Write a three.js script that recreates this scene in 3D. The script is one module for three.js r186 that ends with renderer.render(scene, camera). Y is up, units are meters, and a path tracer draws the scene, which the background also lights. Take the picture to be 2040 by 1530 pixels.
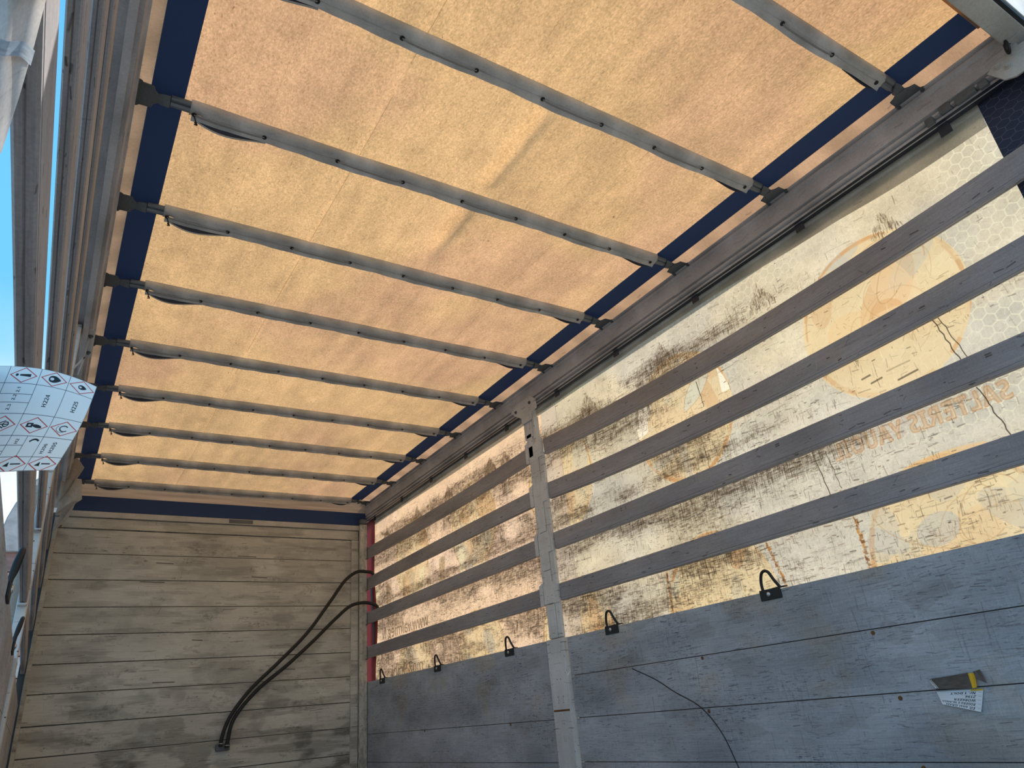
import * as THREE from 'three';
import { mergeGeometries, toCreasedNormals } from 'three/addons/utils/BufferGeometryUtils.js';
import { RoundedBoxGeometry } from 'three/addons/geometries/RoundedBoxGeometry.js';

// ---------------------------------------------------------------- camera, sky, sun, exposure
const scene = new THREE.Scene();
const camera = new THREE.PerspectiveCamera(2 * Math.atan(765 / 1404) * 180 / Math.PI, 2040 / 1530, 0.02, 400);
camera.matrixAutoUpdate = true;
camera.position.set(0, 0.75, 0);
camera.quaternion.setFromRotationMatrix(new THREE.Matrix4().makeBasis(
  new THREE.Vector3(0.848047, -0.087743, 0.522606),
  new THREE.Vector3(-0.154437, 0.902465, 0.402128),
  new THREE.Vector3(-0.506917, -0.421733, 0.751782)));
camera.updateMatrixWorld(true);

const renderer = new THREE.WebGLRenderer({ antialias: true });
renderer.toneMapping = THREE.LinearToneMapping;
renderer.toneMappingExposure = 1.16;
renderer.shadowMap.enabled = true;

const sun = new THREE.DirectionalLight(new THREE.Color(1.0, 0.93, 0.82), 6.0);
sun.position.set(0.62 * 20, 0.74 * 20, 0.14 * 20 - 3);
sun.target.position.set(0, 0, -3);
sun.castShadow = true;
Object.assign(sun.shadow.camera, { left: -9, right: 9, top: 9, bottom: -9, near: 1, far: 60 });
sun.shadow.mapSize.set(2048, 2048);
scene.add(sun, sun.target);

// ---------------------------------------------------------------- random numbers and noise
const rng = (s) => () => { s = (s + 0x6d2b79f5) | 0; let t = Math.imul(s ^ (s >>> 15), 1 | s); t = (t + Math.imul(t ^ (t >>> 7), 61 | t)) ^ t; return ((t ^ (t >>> 14)) >>> 0) / 4294967296; };
const LAT = new Float32Array(65536); { const r = rng(77); for (let i = 0; i < 65536; i++) LAT[i] = r(); }
function vn(x, y) {
  const ix = Math.floor(x), iy = Math.floor(y); let fx = x - ix, fy = y - iy;
  fx = fx * fx * (3 - 2 * fx); fy = fy * fy * (3 - 2 * fy);
  const x0 = ix & 255, x1 = (ix + 1) & 255, y0 = (iy & 255) << 8, y1 = ((iy + 1) & 255) << 8;
  const a = LAT[y0 + x0], b = LAT[y0 + x1], c = LAT[y1 + x0], d = LAT[y1 + x1];
  return a + (b - a) * fx + (c - a) * fy + (a - b - c + d) * fx * fy;
}
const fbm = (x, y, o = 4) => { let s = 0, a = 0.5, n = 0; for (let i = 0; i < o; i++) { s += a * vn(x + i * 17.3, y + i * 9.1); n += a; a *= 0.5; x *= 2.03; y *= 2.03; } return s / n; };
const clamp = (v, a = 0, b = 1) => Math.min(b, Math.max(a, v));
const sst = (a, b, v) => { const t = clamp((v - a) / (b - a)); return t * t * (3 - 2 * t); };
const mixc = (a, b, t) => [a[0] + (b[0] - a[0]) * t, a[1] + (b[1] - a[1]) * t, a[2] + (b[2] - a[2]) * t];

// canvas: f(x, y) in pixels -> [r, g, b]; then strokes on top
function paint(w, h, f, draw) {
  const c = document.createElement('canvas'); c.width = w; c.height = h;
  const ctx = c.getContext('2d'), im = ctx.createImageData(w, h), d = im.data;
  for (let y = 0, o = 0; y < h; y++) for (let x = 0; x < w; x++, o += 4) { const p = f(x, y); d[o] = p[0]; d[o + 1] = p[1]; d[o + 2] = p[2]; d[o + 3] = 255; }
  ctx.putImageData(im, 0, 0);
  if (draw) draw(ctx, w, h);
  return c;
}
function texOf(c, srgb = true) {
  const t = new THREE.CanvasTexture(c);
  t.wrapS = t.wrapT = THREE.RepeatWrapping;
  if (srgb) t.colorSpace = THREE.SRGBColorSpace;
  return t;
}
function scratches(ctx, w, h, r, n, o) {           // short marks; o: {len:[a,b], ang, spread, wid:[a,b], col:[..], alpha:[a,b], where}
  ctx.lineCap = 'round';
  for (let i = 0; i < n; i++) {
    const x = r() * w, y = r() * h;
    if (o.where && r() > o.where(x, y)) continue;
    const l = o.len[0] + (o.len[1] - o.len[0]) * r() ** 2, a = (o.ang || 0) + (r() - 0.5) * (o.spread || 0.1);
    const c = o.col[Math.floor(r() * o.col.length)];
    ctx.strokeStyle = `rgba(${c},${(o.alpha[0] + (o.alpha[1] - o.alpha[0]) * r()).toFixed(3)})`;
    ctx.lineWidth = o.wid[0] + (o.wid[1] - o.wid[0]) * r() ** 2;
    ctx.beginPath(); ctx.moveTo(x, y);
    ctx.quadraticCurveTo(x + l * 0.5 * Math.cos(a) + (r() - 0.5) * l * 0.06, y + l * 0.5 * Math.sin(a) + (r() - 0.5) * l * 0.06, x + l * Math.cos(a), y + l * Math.sin(a));
    ctx.stroke();
  }
}

// ---------------------------------------------------------------- textures
// roof cloth: fibrous tan PVC, 2.2 m across (u) by 6.4 m along (v)
const roofCanvas = paint(1700, 2048, (x, y) => {
  const mx = x / 1700 * 2.2, my = y / 2048 * 6.4;
  const big = fbm(mx * 2.1, my * 1.3, 4), mid = fbm(mx * 14, my * 9, 3), fine = vn(x * 0.55, y * 0.8) * 0.6 + vn(x * 0.23 + 40, y * 0.5) * 0.4;
  const streak = fbm(mx * 16 + 5, my * 0.9, 3);
  const k = 0.93 + (big - 0.5) * 0.16 + (mid - 0.5) * 0.13 + (fine - 0.5) * 0.3 + (streak - 0.5) * 0.12;
  const pink = sst(0.45, 0.75, fbm(mx * 1.6 + 30, my * 1.2 + 9, 3));
  const c = mixc([230, 178, 122], [223, 168, 122], pink);
  return [clamp(c[0] * k, 0, 255), clamp(c[1] * k, 0, 255), clamp(c[2] * k * (0.96 + 0.06 * fine), 0, 255)];
}, (ctx, w, h) => {
  const r = rng(5);
  scratches(ctx, w, h, r, 15000, { len: [1, 4], spread: 6.28, wid: [0.7, 1.7], col: ['110,74,36', '86,58,28', '140,100,52'], alpha: [0.15, 0.5] });
  scratches(ctx, w, h, r, 120, { len: [2, 7], spread: 6.28, wid: [1, 3], col: ['70,45,25', '90,62,30'], alpha: [0.25, 0.6] });
  scratches(ctx, w, h, r, 5200, { len: [2, 14], ang: 1.57, spread: 0.8, wid: [0.8, 2.2], col: ['110,74,40', '88,58,30', '130,92,52'], alpha: [0.15, 0.5], where: (x, y) => { const m = x / w * 2.2 + 0.1, z = (1 - y / h) * 6.4 - 6.5; return Math.exp(-(((m - 1.3) / 0.022) ** 2)) * sst(-2.55, -2.2, z) * (1 - sst(-1.7, -1.4, z)) + 0.5 * Math.exp(-(((m - 1.28) / 0.09) ** 2) - ((z + 1.98) / 0.04) ** 2); } });
  // crease lines that run along the trailer
  for (const [m, a] of [[0.63, 0.42], [0.28, 0.15], [0.98, 0.18], [1.42, 0.12], [1.64, 0.3], [1.74, 0.15]]) {
    ctx.strokeStyle = `rgba(120,80,42,${a})`; ctx.lineWidth = 2;
    for (let y = 0; y < h; y += 50) { if (r() < 0.2) continue; ctx.beginPath(); ctx.moveTo(m / 2.2 * w + Math.sin(y * 0.004) * 6 + (r() - .5) * 2, y); ctx.lineTo(m / 2.2 * w + Math.sin((y + 50) * 0.004) * 6, y + 50); ctx.stroke(); }
  }
});
const roofBump = paint(1024, 1024, (x, y) => { const v = 110 + (vn(x * 0.33, y * 0.33) - 0.5) * 120 + (vn(x * 0.11, y * 0.12) - 0.5) * 90; return [v, v, v]; });

// side curtain, seen from inside. z0..z1 along, 1.0..2.6 m up.
const CIRC = [-1.185, -2.262, -3.33, -4.4, -5.47];
const band = (yy, c, up, dn) => (yy > c ? Math.exp(-(((yy - c) / up) ** 2)) : Math.exp(-(((yy - c) / dn) ** 2)));
function grime(zz, yy) {                            // where the slats and the load have rubbed dirt in, 0..1
  const f = clamp((-1.3 - zz) / 1.3), f2 = clamp((-0.75 - zz) / 1.4), n = fbm(zz * 2.6 + 11, yy * 7, 3);
  let d = band(yy, 2.31, 0.09, 0.05) * f + band(yy, 2.19, 0.03, 0.10) * f * 0.95 + band(yy, 1.90, 0.02, 0.1) * clamp(f + 0.1) * 0.75 + (yy < 1.75 || yy > 2.4 ? 0 : 0.16 * f)
    + band(yy, 1.61, 0.02, 0.08) * f2 + (yy < 1.64 && yy > 1.38 ? 0.3 * f2 : 0) + (yy < 1.33 ? 0.52 * f2 + 0.1 : 0) + band(yy, 1.76, 0.04, 0.04) * f * 0.8 + band(yy, 1.3, 0.02, 0.05) * f2 * 0.5;
  return clamp(d * (0.45 + 1.1 * sst(0.3, 0.62, n)));
}
function curtainCanvas(w, z0, z1, seed, base) {
  const H = 1.6, ppm = w / (z1 - z0), h = Math.round(H * ppm), X = (z) => (z - z0) * ppm, Y = (y) => (2.6 - y) * ppm, r = rng(seed);
  return paint(w, h, (x, y) => {
    const mz = z0 + x / ppm, my = 2.6 - y / ppm;
    const big = fbm(mz * 2.2 + 20, my * 3.1, 4), weave = vn(x * 0.5, y * 0.13) * 0.5 + vn(x * 0.16, y * 0.55) * 0.5, mid = fbm(mz * 11, my * 15, 3);
    const k = 0.96 + (big - 0.5) * 0.2 + (weave - 0.5) * 0.13 + (mid - 0.5) * 0.16;
    const c = mixc(base[0], base[1], sst(0.4, 0.65, fbm(mz * 1.3 + 3, my * 2.2 + 8, 3)));
    return [clamp(c[0] * k, 0, 255), clamp(c[1] * k, 0, 255), clamp(c[2] * k, 0, 255)];
  }, (ctx) => {
    // printed hexagon lattice
    ctx.lineJoin = 'round';
    const a = 0.0242, dx = a * Math.sqrt(3), dy = a * 1.5;
    for (let j = 0, yy = 1.0; yy < 2.56; j++, yy = 1.0 + j * dy) for (let zz = z0 - (j % 2 ? dx / 2 : 0); zz < z1 + dx; zz += dx) {
      const worn = fbm(zz * 3 + 7, yy * 4, 3), al = clamp((zz + 3.0) / 2.3, 0.04, 1) * clamp(worn * 2.1 - 0.45, 0.02, 1) * (yy > 1.5 ? 1 : 0.35);
      const path = () => { ctx.beginPath(); for (let i = 0; i < 6; i++) { const t = Math.PI / 6 + i * Math.PI / 3; ctx[i ? 'lineTo' : 'moveTo'](X(zz + a * Math.cos(t)), Y(yy + a * Math.sin(t))); } ctx.closePath(); };
      path(); ctx.fillStyle = `rgba(182,176,158,${(0.42 * al).toFixed(3)})`; ctx.fill();
      ctx.strokeStyle = `rgba(240,228,194,${(0.5 * al).toFixed(3)})`; ctx.lineWidth = 0.0042 * ppm; ctx.stroke();
    }
    // printed round pictures, two rows
    for (const cz of CIRC) for (const cy of [2.01, 1.1]) {
      const R = 0.33, px = X(cz), py = Y(cy), rr = R * ppm;
      ctx.save(); ctx.beginPath(); ctx.arc(px, py, rr, 0, 7); ctx.clip();
      ctx.fillStyle = 'rgba(234,200,148,0.7)'; ctx.fillRect(px - rr, py - rr, 2 * rr, 2 * rr);
      const cols = ['214,160,106', '228,190,138', '196,186,166', '236,212,166', '204,150,100', '190,184,172', '234,200,154'];
      for (let i = 0; i < 16; i++) { ctx.fillStyle = `rgba(${cols[Math.floor(r() * cols.length)]},${0.25 + r() * 0.35})`; ctx.beginPath(); ctx.ellipse(px + (r() - .5) * 2 * rr, py + (r() - .5) * 2 * rr, rr * (0.1 + r() * 0.5), rr * (0.06 + r() * 0.25), r() * 3, 0, 7); ctx.fill(); }
      for (let i = 0; i < 12; i++) { ctx.strokeStyle = `rgba(176,128,80,${0.15 + r() * 0.25})`; ctx.lineWidth = 1 + r() * 3; ctx.beginPath(); ctx.ellipse(px + (r() - .5) * rr, py + (r() - .5) * rr, rr * (0.1 + r() * 0.6), rr * (0.1 + r() * 0.4), r() * 3, r() * 3, 3 + r() * 3); ctx.stroke(); }
      ctx.restore();
      for (let i = 0; i < 46; i++) { ctx.strokeStyle = `rgba(${r() < 0.5 ? '206,150,96' : '190,134,84'},${(r() ** 1.6 * 0.55).toFixed(2)})`; ctx.lineWidth = (0.006 + r() * 0.014) * ppm; const a = r() * 6.3; ctx.beginPath(); ctx.arc(px, py, rr - (0.006 + r() * 0.012) * ppm, a, a + 0.1 + r() * 0.5); ctx.stroke(); }
    }
    // a leaf shape and a bright sliver in the second picture
    if (z1 > -2) {
      ctx.fillStyle = 'rgba(214,208,186,0.75)'; ctx.strokeStyle = 'rgba(170,124,76,0.6)'; ctx.lineWidth = 2;
      ctx.beginPath(); ctx.moveTo(X(-2.24), Y(2.02)); ctx.quadraticCurveTo(X(-2.2), Y(2.17), X(-2.02), Y(2.2)); ctx.quadraticCurveTo(X(-2.06), Y(2.05), X(-2.24), Y(2.02)); ctx.fill(); ctx.stroke();
      ctx.fillStyle = 'rgba(255,238,212,0.9)'; ctx.beginPath(); ctx.moveTo(X(-1.985), Y(2.16)); ctx.quadraticCurveTo(X(-1.95), Y(2.09), X(-1.935), Y(2.02)); ctx.lineTo(X(-1.985), Y(2.02)); ctx.fill();
      ctx.beginPath(); ctx.moveTo(X(-2.55), Y(2.17)); ctx.quadraticCurveTo(X(-2.6), Y(2.08), X(-2.585), Y(2.0)); ctx.lineTo(X(-2.51), Y(2.02)); ctx.quadraticCurveTo(X(-2.5), Y(2.1), X(-2.44), Y(2.15)); ctx.fill();
      ctx.strokeStyle = 'rgba(120,90,60,0.5)'; ctx.lineWidth = 2;
      for (const q of [0.03, 0.05, 0.075]) { ctx.beginPath(); ctx.ellipse(X(-2.2), Y(1.93), q * ppm, q * 0.8 * ppm, 0.3, 0, 7); ctx.stroke(); }
      // show-through lettering, back to front
      ctx.save(); ctx.translate(X(-0.87), Y(1.525)); ctx.scale(-1, 1);
      ctx.font = `bold ${Math.round(0.092 * ppm)}px sans-serif`; ctx.fillStyle = 'rgba(206,156,108,0.4)'; ctx.fillText('SALTERIS YAUOIL', 0, 0, 0.66 * ppm);
      ctx.strokeStyle = 'rgba(186,120,66,0.45)'; ctx.lineWidth = 3; ctx.strokeText('SALTERIS YAUOIL', 0, 0, 0.66 * ppm); ctx.restore();
      ctx.fillStyle = 'rgba(228,184,128,0.7)'; ctx.beginPath(); ctx.moveTo(X(-1.33), Y(1.4)); ctx.quadraticCurveTo(X(-1.2), Y(1.45), X(-1.0), Y(1.42)); ctx.lineTo(X(-1.0), Y(1.38)); ctx.fill();
      // rusty vertical runs
      for (const [zz, t, b] of [[-1.95, 1.31, 1.12], [-2.57, 1.31, 1.12], [-1.525, 1.31, 1.1]]) for (let i = 0; i < 40; i++) { const q = i / 40, y0 = t + (b - t) * q; ctx.fillStyle = `rgba(${r() < .5 ? '190,120,52' : '120,70,34'},${0.3 + r() * 0.5})`; ctx.fillRect(X(zz + (zz > -2 && zz < -1.9 ? q * 0.05 : 0) + (r() - .5) * 0.008), Y(y0), 2 + r() * 9, 3 + r() * 9); }
      // cracks
      ctx.strokeStyle = 'rgba(44,34,26,0.85)';
      for (const [zs, yt, yb, d] of [[-1.02, 1.9, 1.66, 0.05], [-1.0, 1.9, 1.66, 0.055], [-0.965, 1.6, 1.4, 0.045], [-1.62, 1.6, 1.4, 0.03], [-2.12, 2.14, 2.0, 0.01], [-2.17, 1.9, 1.7, 0.01], [-1.56, 1.58, 1.42, .02]]) { ctx.lineWidth = 1.6 + r() * 1.6; ctx.beginPath(); for (let i = 0; i <= 12; i++) { const t = i / 12; ctx[i ? 'lineTo' : 'moveTo'](X(zs + d * t + (r() - .5) * 0.007), Y(yt + (yb - yt) * t)); } ctx.stroke(); }
      for (const [zz, yy, l] of [[-0.79, 1.66, .03], [-1.3, 1.76, .05], [-1.33, 1.79, .04], [-1.2, 1.73, .08], [-0.72, 1.72, .02]]) { ctx.strokeStyle = 'rgba(60,48,36,0.6)'; ctx.lineWidth = 5; ctx.beginPath(); ctx.moveTo(X(zz), Y(yy)); ctx.lineTo(X(zz + l), Y(yy + l * 0.1)); ctx.stroke(); }
      ctx.strokeStyle = 'rgba(50,40,30,0.85)'; ctx.lineWidth = 2.5; for (let i = 0; i < 7; i++) { ctx.beginPath(); ctx.moveTo(X(-0.72 + i * .006), Y(1.81 - i * .013)); ctx.lineTo(X(-0.713 + i * .006), Y(1.80 - i * .013)); ctx.stroke(); }
    } else {
      ctx.save(); ctx.translate(X(-5.2), Y(1.43)); ctx.scale(-1, 1); ctx.font = `${Math.round(0.13 * ppm)}px sans-serif`; ctx.fillStyle = 'rgba(86,64,36,0.72)'; ctx.fillText('www.valmieg N', 0, 0, 1.02 * ppm); ctx.translate(0.12 * ppm, 0.32 * ppm); ctx.fillText('mo2 9nihi', 0, 0, 0.9 * ppm); ctx.restore();
      for (let i = 0; i < 9; i++) { ctx.fillStyle = `rgba(${['214,186,140', '246,224,176', '176,144,100'][i % 3]},0.55)`; ctx.fillRect(X(-6.2 + r() * 2.2), Y(1.89), (0.02 + r() * 0.09) * ppm, 0.2 * ppm); }
      ctx.fillStyle = 'rgba(252,228,178,0.8)'; ctx.fillRect(X(-6.31), Y(1.9), 0.13 * ppm, 0.9 * ppm);
    }
    // patches of bright cloth near the middle post
    ctx.fillStyle = 'rgba(240,208,160,0.8)'; ctx.fillRect(X(-3.22), Y(1.83), 0.035 * ppm, 0.16 * ppm);
    ctx.fillStyle = 'rgba(214,190,168,0.7)'; ctx.fillRect(X(-3.45), Y(2.5), 0.17 * ppm, 1.5 * ppm);
    ctx.strokeStyle = 'rgba(110,84,64,0.7)'; ctx.lineWidth = 2; ctx.beginPath(); ctx.moveTo(X(-3.28), Y(2.5)); ctx.lineTo(X(-3.28), Y(1.0)); ctx.stroke();
    // grime rubbed in by the slats and the load
    const dens = (px, py) => {
      const zz = z0 + px / ppm, yy = 2.6 - py / ppm;
      return clamp(grime(zz, yy) * 1.2 * sst(0.3, 0.6, fbm(zz * 7, yy * 22, 3)) + 0.01);
    };
    const im = ctx.getImageData(0, 0, w, h), d = im.data;
    for (let y = 0, o = 0; y < h; y++) for (let x = 0; x < w; x++, o += 4) {
      const zz = z0 + x / ppm, yy = 2.6 - y / ppm, g = grime(zz, yy); if (g < 0.03) continue;
      const a = vn(zz * 26 + 3, yy * 520) * 0.55 + vn(zz * 70, yy * 1100 + 7) * 0.45, b = vn(zz * 560, yy * 20 + 5) * 0.55 + vn(zz * 1100 + 9, yy * 60) * 0.45, q = 0.45 + 0.75 * vn(zz * 40, yy * 70);
      const t = clamp((sst(0.92 - 0.55 * g, 1.0 - 0.2 * g, a) * 0.6 + sst(0.92 - 0.55 * g, 1.0 - 0.2 * g, b) * 0.6 + 0.12 * g) * q, 0, 0.85);
      d[o] += (58 - d[o]) * t; d[o + 1] += (42 - d[o + 1]) * t; d[o + 2] += (28 - d[o + 2]) * t;
    }
    ctx.putImageData(im, 0, 0);
    const s = ppm / 700;
    scratches(ctx, w, h, r, 30000, { len: [4 * s, 26 * s], ang: 0.03, spread: 0.3, wid: [0.7 * s, 3.4 * s], col: ['46,34,24', '70,50,32', '96,66,38', '34,28,24'], alpha: [0.15, 0.55], where: dens });
    scratches(ctx, w, h, r, 26000, { len: [4 * s, 30 * s], ang: Math.PI / 2, spread: 0.3, wid: [0.6 * s, 2.2 * s], col: ['46,34,24', '84,58,32', '38,30,24'], alpha: [0.14, 0.5], where: dens });
    scratches(ctx, w, h, r, 2600, { len: [8 * s, 70 * s], ang: 0.02, spread: 0.25, wid: [1 * s, 5 * s], col: ['56,44,32', '40,32,26'], alpha: [0.1, 0.35], where: dens });
    scratches(ctx, w, h, r, 2500, { len: [4, 30], ang: 1.4, spread: 3, wid: [0.6, 1.4], col: ['90,74,52', '70,56,40'], alpha: [0.12, 0.4] });
    scratches(ctx, w, h, r, 1800, { len: [6, 30], ang: 0, spread: 4, wid: [0.6, 1.6], col: ['255,240,206', '250,236,210'], alpha: [0.15, 0.5] });
    // spiky grime under each curtain roller
    for (const [zz, hh, ww, al] of [[-1.06, .1, .07, .35], [-1.66, .13, .08, .55], [-2.31, .15, .1, .8], [-2.97, .14, .11, 1], [-3.9, .1, .09, .8], [-4.1, .13, .1, 1], [-4.75, .12, .09, .9], [-5.34, .12, .1, .9], [-6.0, .08, .1, .8]]) {
      for (let i = 0; i < 420 * al; i++) { const t = r(), yy = 2.31 + hh * (1 - Math.sqrt(t)), half = ww * Math.sqrt(t); ctx.strokeStyle = `rgba(${r() < .5 ? '52,36,22' : '84,58,34'},${(0.1 + r() * 0.4).toFixed(2)})`; ctx.lineWidth = 0.8 + r() * 1.6; const xx = X(zz + (r() - .5) * 2 * half); ctx.beginPath(); ctx.moveTo(xx, Y(yy)); ctx.lineTo(xx + (r() - .5) * 5, Y(yy - 0.004 - r() * 0.025)); ctx.stroke(); }
    }
  });
}
const curtRear = curtainCanvas(2048, -3.45, -0.62, 11, [[228, 207, 172], [216, 202, 180]]), curtFront = curtainCanvas(1500, -6.33, -3.45, 12, [[250, 208, 168], [243, 204, 170]]);  // front panel base is warmer and brighter: orange light put into its colour

// dusty grey aluminium of the slats: 2.9 m by 0.72 m
const slatCanvas = paint(2048, 508, (x, y) => {
  const g = 150 + (fbm(x * 0.004, y * 0.012, 4) - 0.5) * 46 + (vn(x * 0.02, y * 0.9) - 0.5) * 16 + (vn(x * 0.5, y * 0.5) - 0.5) * 13;
  const br = sst(0.45, 0.7, fbm(x * 0.006 + 9, y * 0.02 + 3, 3));
  return [g + 3 * br, g - 1, g - 5 * br + 5];
}, (ctx, w, h) => {
  const r = rng(21);
  scratches(ctx, w, h, r, 5000, { len: [6, 60], spread: 0.14, wid: [0.5, 1.6], col: ['92,90,90', '186,184,180', '110,100,92'], alpha: [0.08, 0.35] });
  scratches(ctx, w, h, r, 420, { len: [3, 22], spread: 0.4, wid: [1, 4], col: ['44,42,44', '60,56,54'], alpha: [0.35, 0.8] });
  scratches(ctx, w, h, r, 160, { len: [2, 30], ang: 1.57, spread: 2, wid: [0.6, 1.5], col: ['58,54,52', '205,203,200'], alpha: [0.3, 0.7] });
});
// scuffed grey boards of the drop sides: 3 m by 1.15 m
const boardCanvas = paint(2048, 785, (x, y) => {
  const n = fbm(x * 0.004, y * 0.009, 5); let g = 164 + (n - 0.5) * 72 + (vn(x * 0.015, y * 0.8) - 0.5) * 16 + (vn(x * 0.5, y * 0.5) - 0.5) * 12;
  const br = sst(0.5, 0.72, fbm(x * 0.005 + 19, y * 0.008 + 3, 4)), m = sst(0.42, 0.68, fbm(x * 0.007 + 5, y * 0.013 + 31, 4)) * (0.35 + 0.65 * sst(0.35, 0.62, fbm(x * 0.003 + 2, y * 0.005 + 11, 3)));
  const sc = sst(0.66, 0.86, vn(x * 0.045, y * 0.75) * 0.6 + vn(x * 0.13 + 7, y * 1.3) * 0.4) * m + sst(0.7, 0.88, vn(x * 0.9 + 3, y * 0.035) * 0.6 + vn(x * 1.4, y * 0.1) * 0.4) * m * 0.6, lt = sst(0.72, 0.9, vn(x * 0.7 + 60, y * 0.02) * 0.65 + vn(x * 1.3, y * 0.08 + 9) * 0.35);
  g = g * (1 - 0.5 * clamp(sc)) + 16 * lt;
  return [g + br * 2 - 4, g + 2 - br * 5, g + 12 - br * 16];
}, (ctx, w, h) => {
  const r = rng(31), s = 1;
  scratches(ctx, w, h, r, 5200, { len: [8, 70], spread: 0.16, wid: [0.5, 1.7], col: ['74,74,78', '164,166,170', '96,90,86'], alpha: [0.08, 0.4] });
  scratches(ctx, w, h, r, 6500, { len: [3, 30], spread: 0.45, wid: [0.5, 1.3], col: ['38,38,42', '54,50,48'], alpha: [0.25, 0.75], where: (x, y) => clamp(1.3 - y / h * 1.3) * sst(0.35, 0.6, fbm(x * .006, y * .01 + 4, 3)) + 0.03 });
  scratches(ctx, w, h, r, 900, { len: [10, 90], ang: 1.6, spread: 0.3, wid: [0.6, 2.2], col: ['176,178,182', '86,78,74', '70,70,74'], alpha: [0.1, 0.4] });
  for (let i = 0; i < 60; i++) { const x = r() * w, y = r() * h; ctx.fillStyle = `rgba(${r() < .6 ? '86,78,74' : '160,162,166'},0.10)`; ctx.beginPath(); for (let k = 0; k < 9; k++) { const t = k / 9 * 6.28, q = 14 + r() * 46; ctx[k ? 'lineTo' : 'moveTo'](x + Math.cos(t) * q * 1.6, y + Math.sin(t) * q * 0.7); } ctx.fill(); }
});
// front wall: painted boards, dirt brushed sideways. 2.5 m square
const wallCanvas = paint(1800, 1800, (x, y) => {
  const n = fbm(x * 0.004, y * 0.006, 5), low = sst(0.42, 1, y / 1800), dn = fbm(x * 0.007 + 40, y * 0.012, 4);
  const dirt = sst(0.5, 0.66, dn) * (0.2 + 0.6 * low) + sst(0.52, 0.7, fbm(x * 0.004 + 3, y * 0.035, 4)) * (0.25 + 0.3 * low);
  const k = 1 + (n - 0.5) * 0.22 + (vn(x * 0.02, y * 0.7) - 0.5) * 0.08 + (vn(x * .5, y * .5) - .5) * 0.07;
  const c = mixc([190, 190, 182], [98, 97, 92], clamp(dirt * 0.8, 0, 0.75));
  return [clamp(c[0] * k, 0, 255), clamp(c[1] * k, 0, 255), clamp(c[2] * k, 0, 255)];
}, (ctx, w, h) => {
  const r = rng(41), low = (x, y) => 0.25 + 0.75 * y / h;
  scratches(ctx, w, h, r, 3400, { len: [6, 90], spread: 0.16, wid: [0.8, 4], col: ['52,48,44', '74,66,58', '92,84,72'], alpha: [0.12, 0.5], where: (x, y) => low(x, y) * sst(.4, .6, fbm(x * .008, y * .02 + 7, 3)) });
  scratches(ctx, w, h, r, 1700, { len: [5, 60], spread: 0.3, wid: [0.8, 3], col: ['226,222,210', '210,204,190'], alpha: [0.1, 0.45], where: low });
  scratches(ctx, w, h, r, 700, { len: [4, 40], ang: 1.6, spread: 1.2, wid: [0.7, 2.5], col: ['56,52,48', '84,74,62', '190,186,176'], alpha: [0.1, 0.45] });
  for (let i = 0; i < 170; i++) { const x = r() * w, y = (0.1 + 0.9 * r()) * h, q = 6 + r() * 26; for (let k = 0; k < 30; k++) { ctx.fillStyle = `rgba(56,54,46,${(0.04 + r() * 0.1).toFixed(3)})`; ctx.beginPath(); ctx.ellipse(x + (r() - .5) * q * 4, y + (r() - .5) * q * 1.6, 1 + r() * q * 0.5, 1 + r() * q * 0.22, (r() - .5) * 0.6, 0, 7); ctx.fill(); } }
  for (const [x, y, l] of [[.26, .22, .07], [.3, .16, .05], [.55, .13, .06], [.6, .2, .05], [.43, .40, .03], [.72, .5, .04], [.33, .52, .06]]) { ctx.strokeStyle = 'rgba(46,42,38,0.8)'; ctx.lineWidth = 4; ctx.beginPath(); ctx.moveTo(x * w, y * h); ctx.lineTo((x + l) * w, y * h + 3); ctx.stroke(); }
});
// chipped pale paint of the posts, 0.2 m by 1.6 m
const postCanvas = paint(256, 2048, (x, y) => { const g = 200 + (fbm(x * 0.01, y * 0.006, 4) - 0.5) * 40 + (vn(x * .4, y * .4) - .5) * 12; return [g, g + 3, g + 6]; }, (ctx, w, h) => {
  const r = rng(51);
  scratches(ctx, w, h, r, 260, { len: [1, 9], spread: 6, wid: [1.5, 7], col: ['40,38,40', '70,52,40', '54,52,54'], alpha: [0.5, 0.95], where: (x, y) => 0.2 + 0.8 * sst(0.4, 0.75, fbm(x * .02, y * .006, 3)) });
  scratches(ctx, w, h, r, 70, { len: [10, 110], spread: 0.2, wid: [1, 4], col: ['48,46,48', '80,76,74'], alpha: [0.3, 0.85] });
  scratches(ctx, w, h, r, 160, { len: [10, 120], ang: 1.57, spread: 0.15, wid: [0.8, 3], col: ['66,64,66', '198,202,206', '110,84,60'], alpha: [0.2, 0.6] });
});
const greyCanvas = paint(512, 512, (x, y) => { const g = 205 + (fbm(x * 0.012, y * 0.012, 4) - 0.5) * 70 + (vn(x * .5, y * .5) - .5) * 16; return [g, g, g]; }, (ctx, w, h) => { const r = rng(61); scratches(ctx, w, h, r, 500, { len: [3, 40], spread: 0.5, wid: [0.5, 1.8], col: ['120,116,112', '240,240,240', '90,86,82'], alpha: [0.08, 0.4] }); });
const hexCanvas = paint(512, 887, () => [52, 60, 84], (ctx, w, h) => { ctx.strokeStyle = 'rgb(112,116,128)'; ctx.lineWidth = 7; const a = h / 6, dx = w / 2; for (let j = -1; j < 6; j++) for (let i = -1; i < 4; i++) { ctx.beginPath(); for (let k = 0; k < 6; k++) { const t = Math.PI / 6 + k * Math.PI / 3; ctx[k ? 'lineTo' : 'moveTo'](i * dx + (j & 1 ? dx / 2 : 0) + a / 1.0 * Math.cos(t) * dx / (a * Math.sqrt(3)), j * a * 1.5 / 1.5 * 1.0 + a * Math.sin(t) / 1.5 * 1.0); } ctx.closePath(); ctx.stroke(); } });

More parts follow.
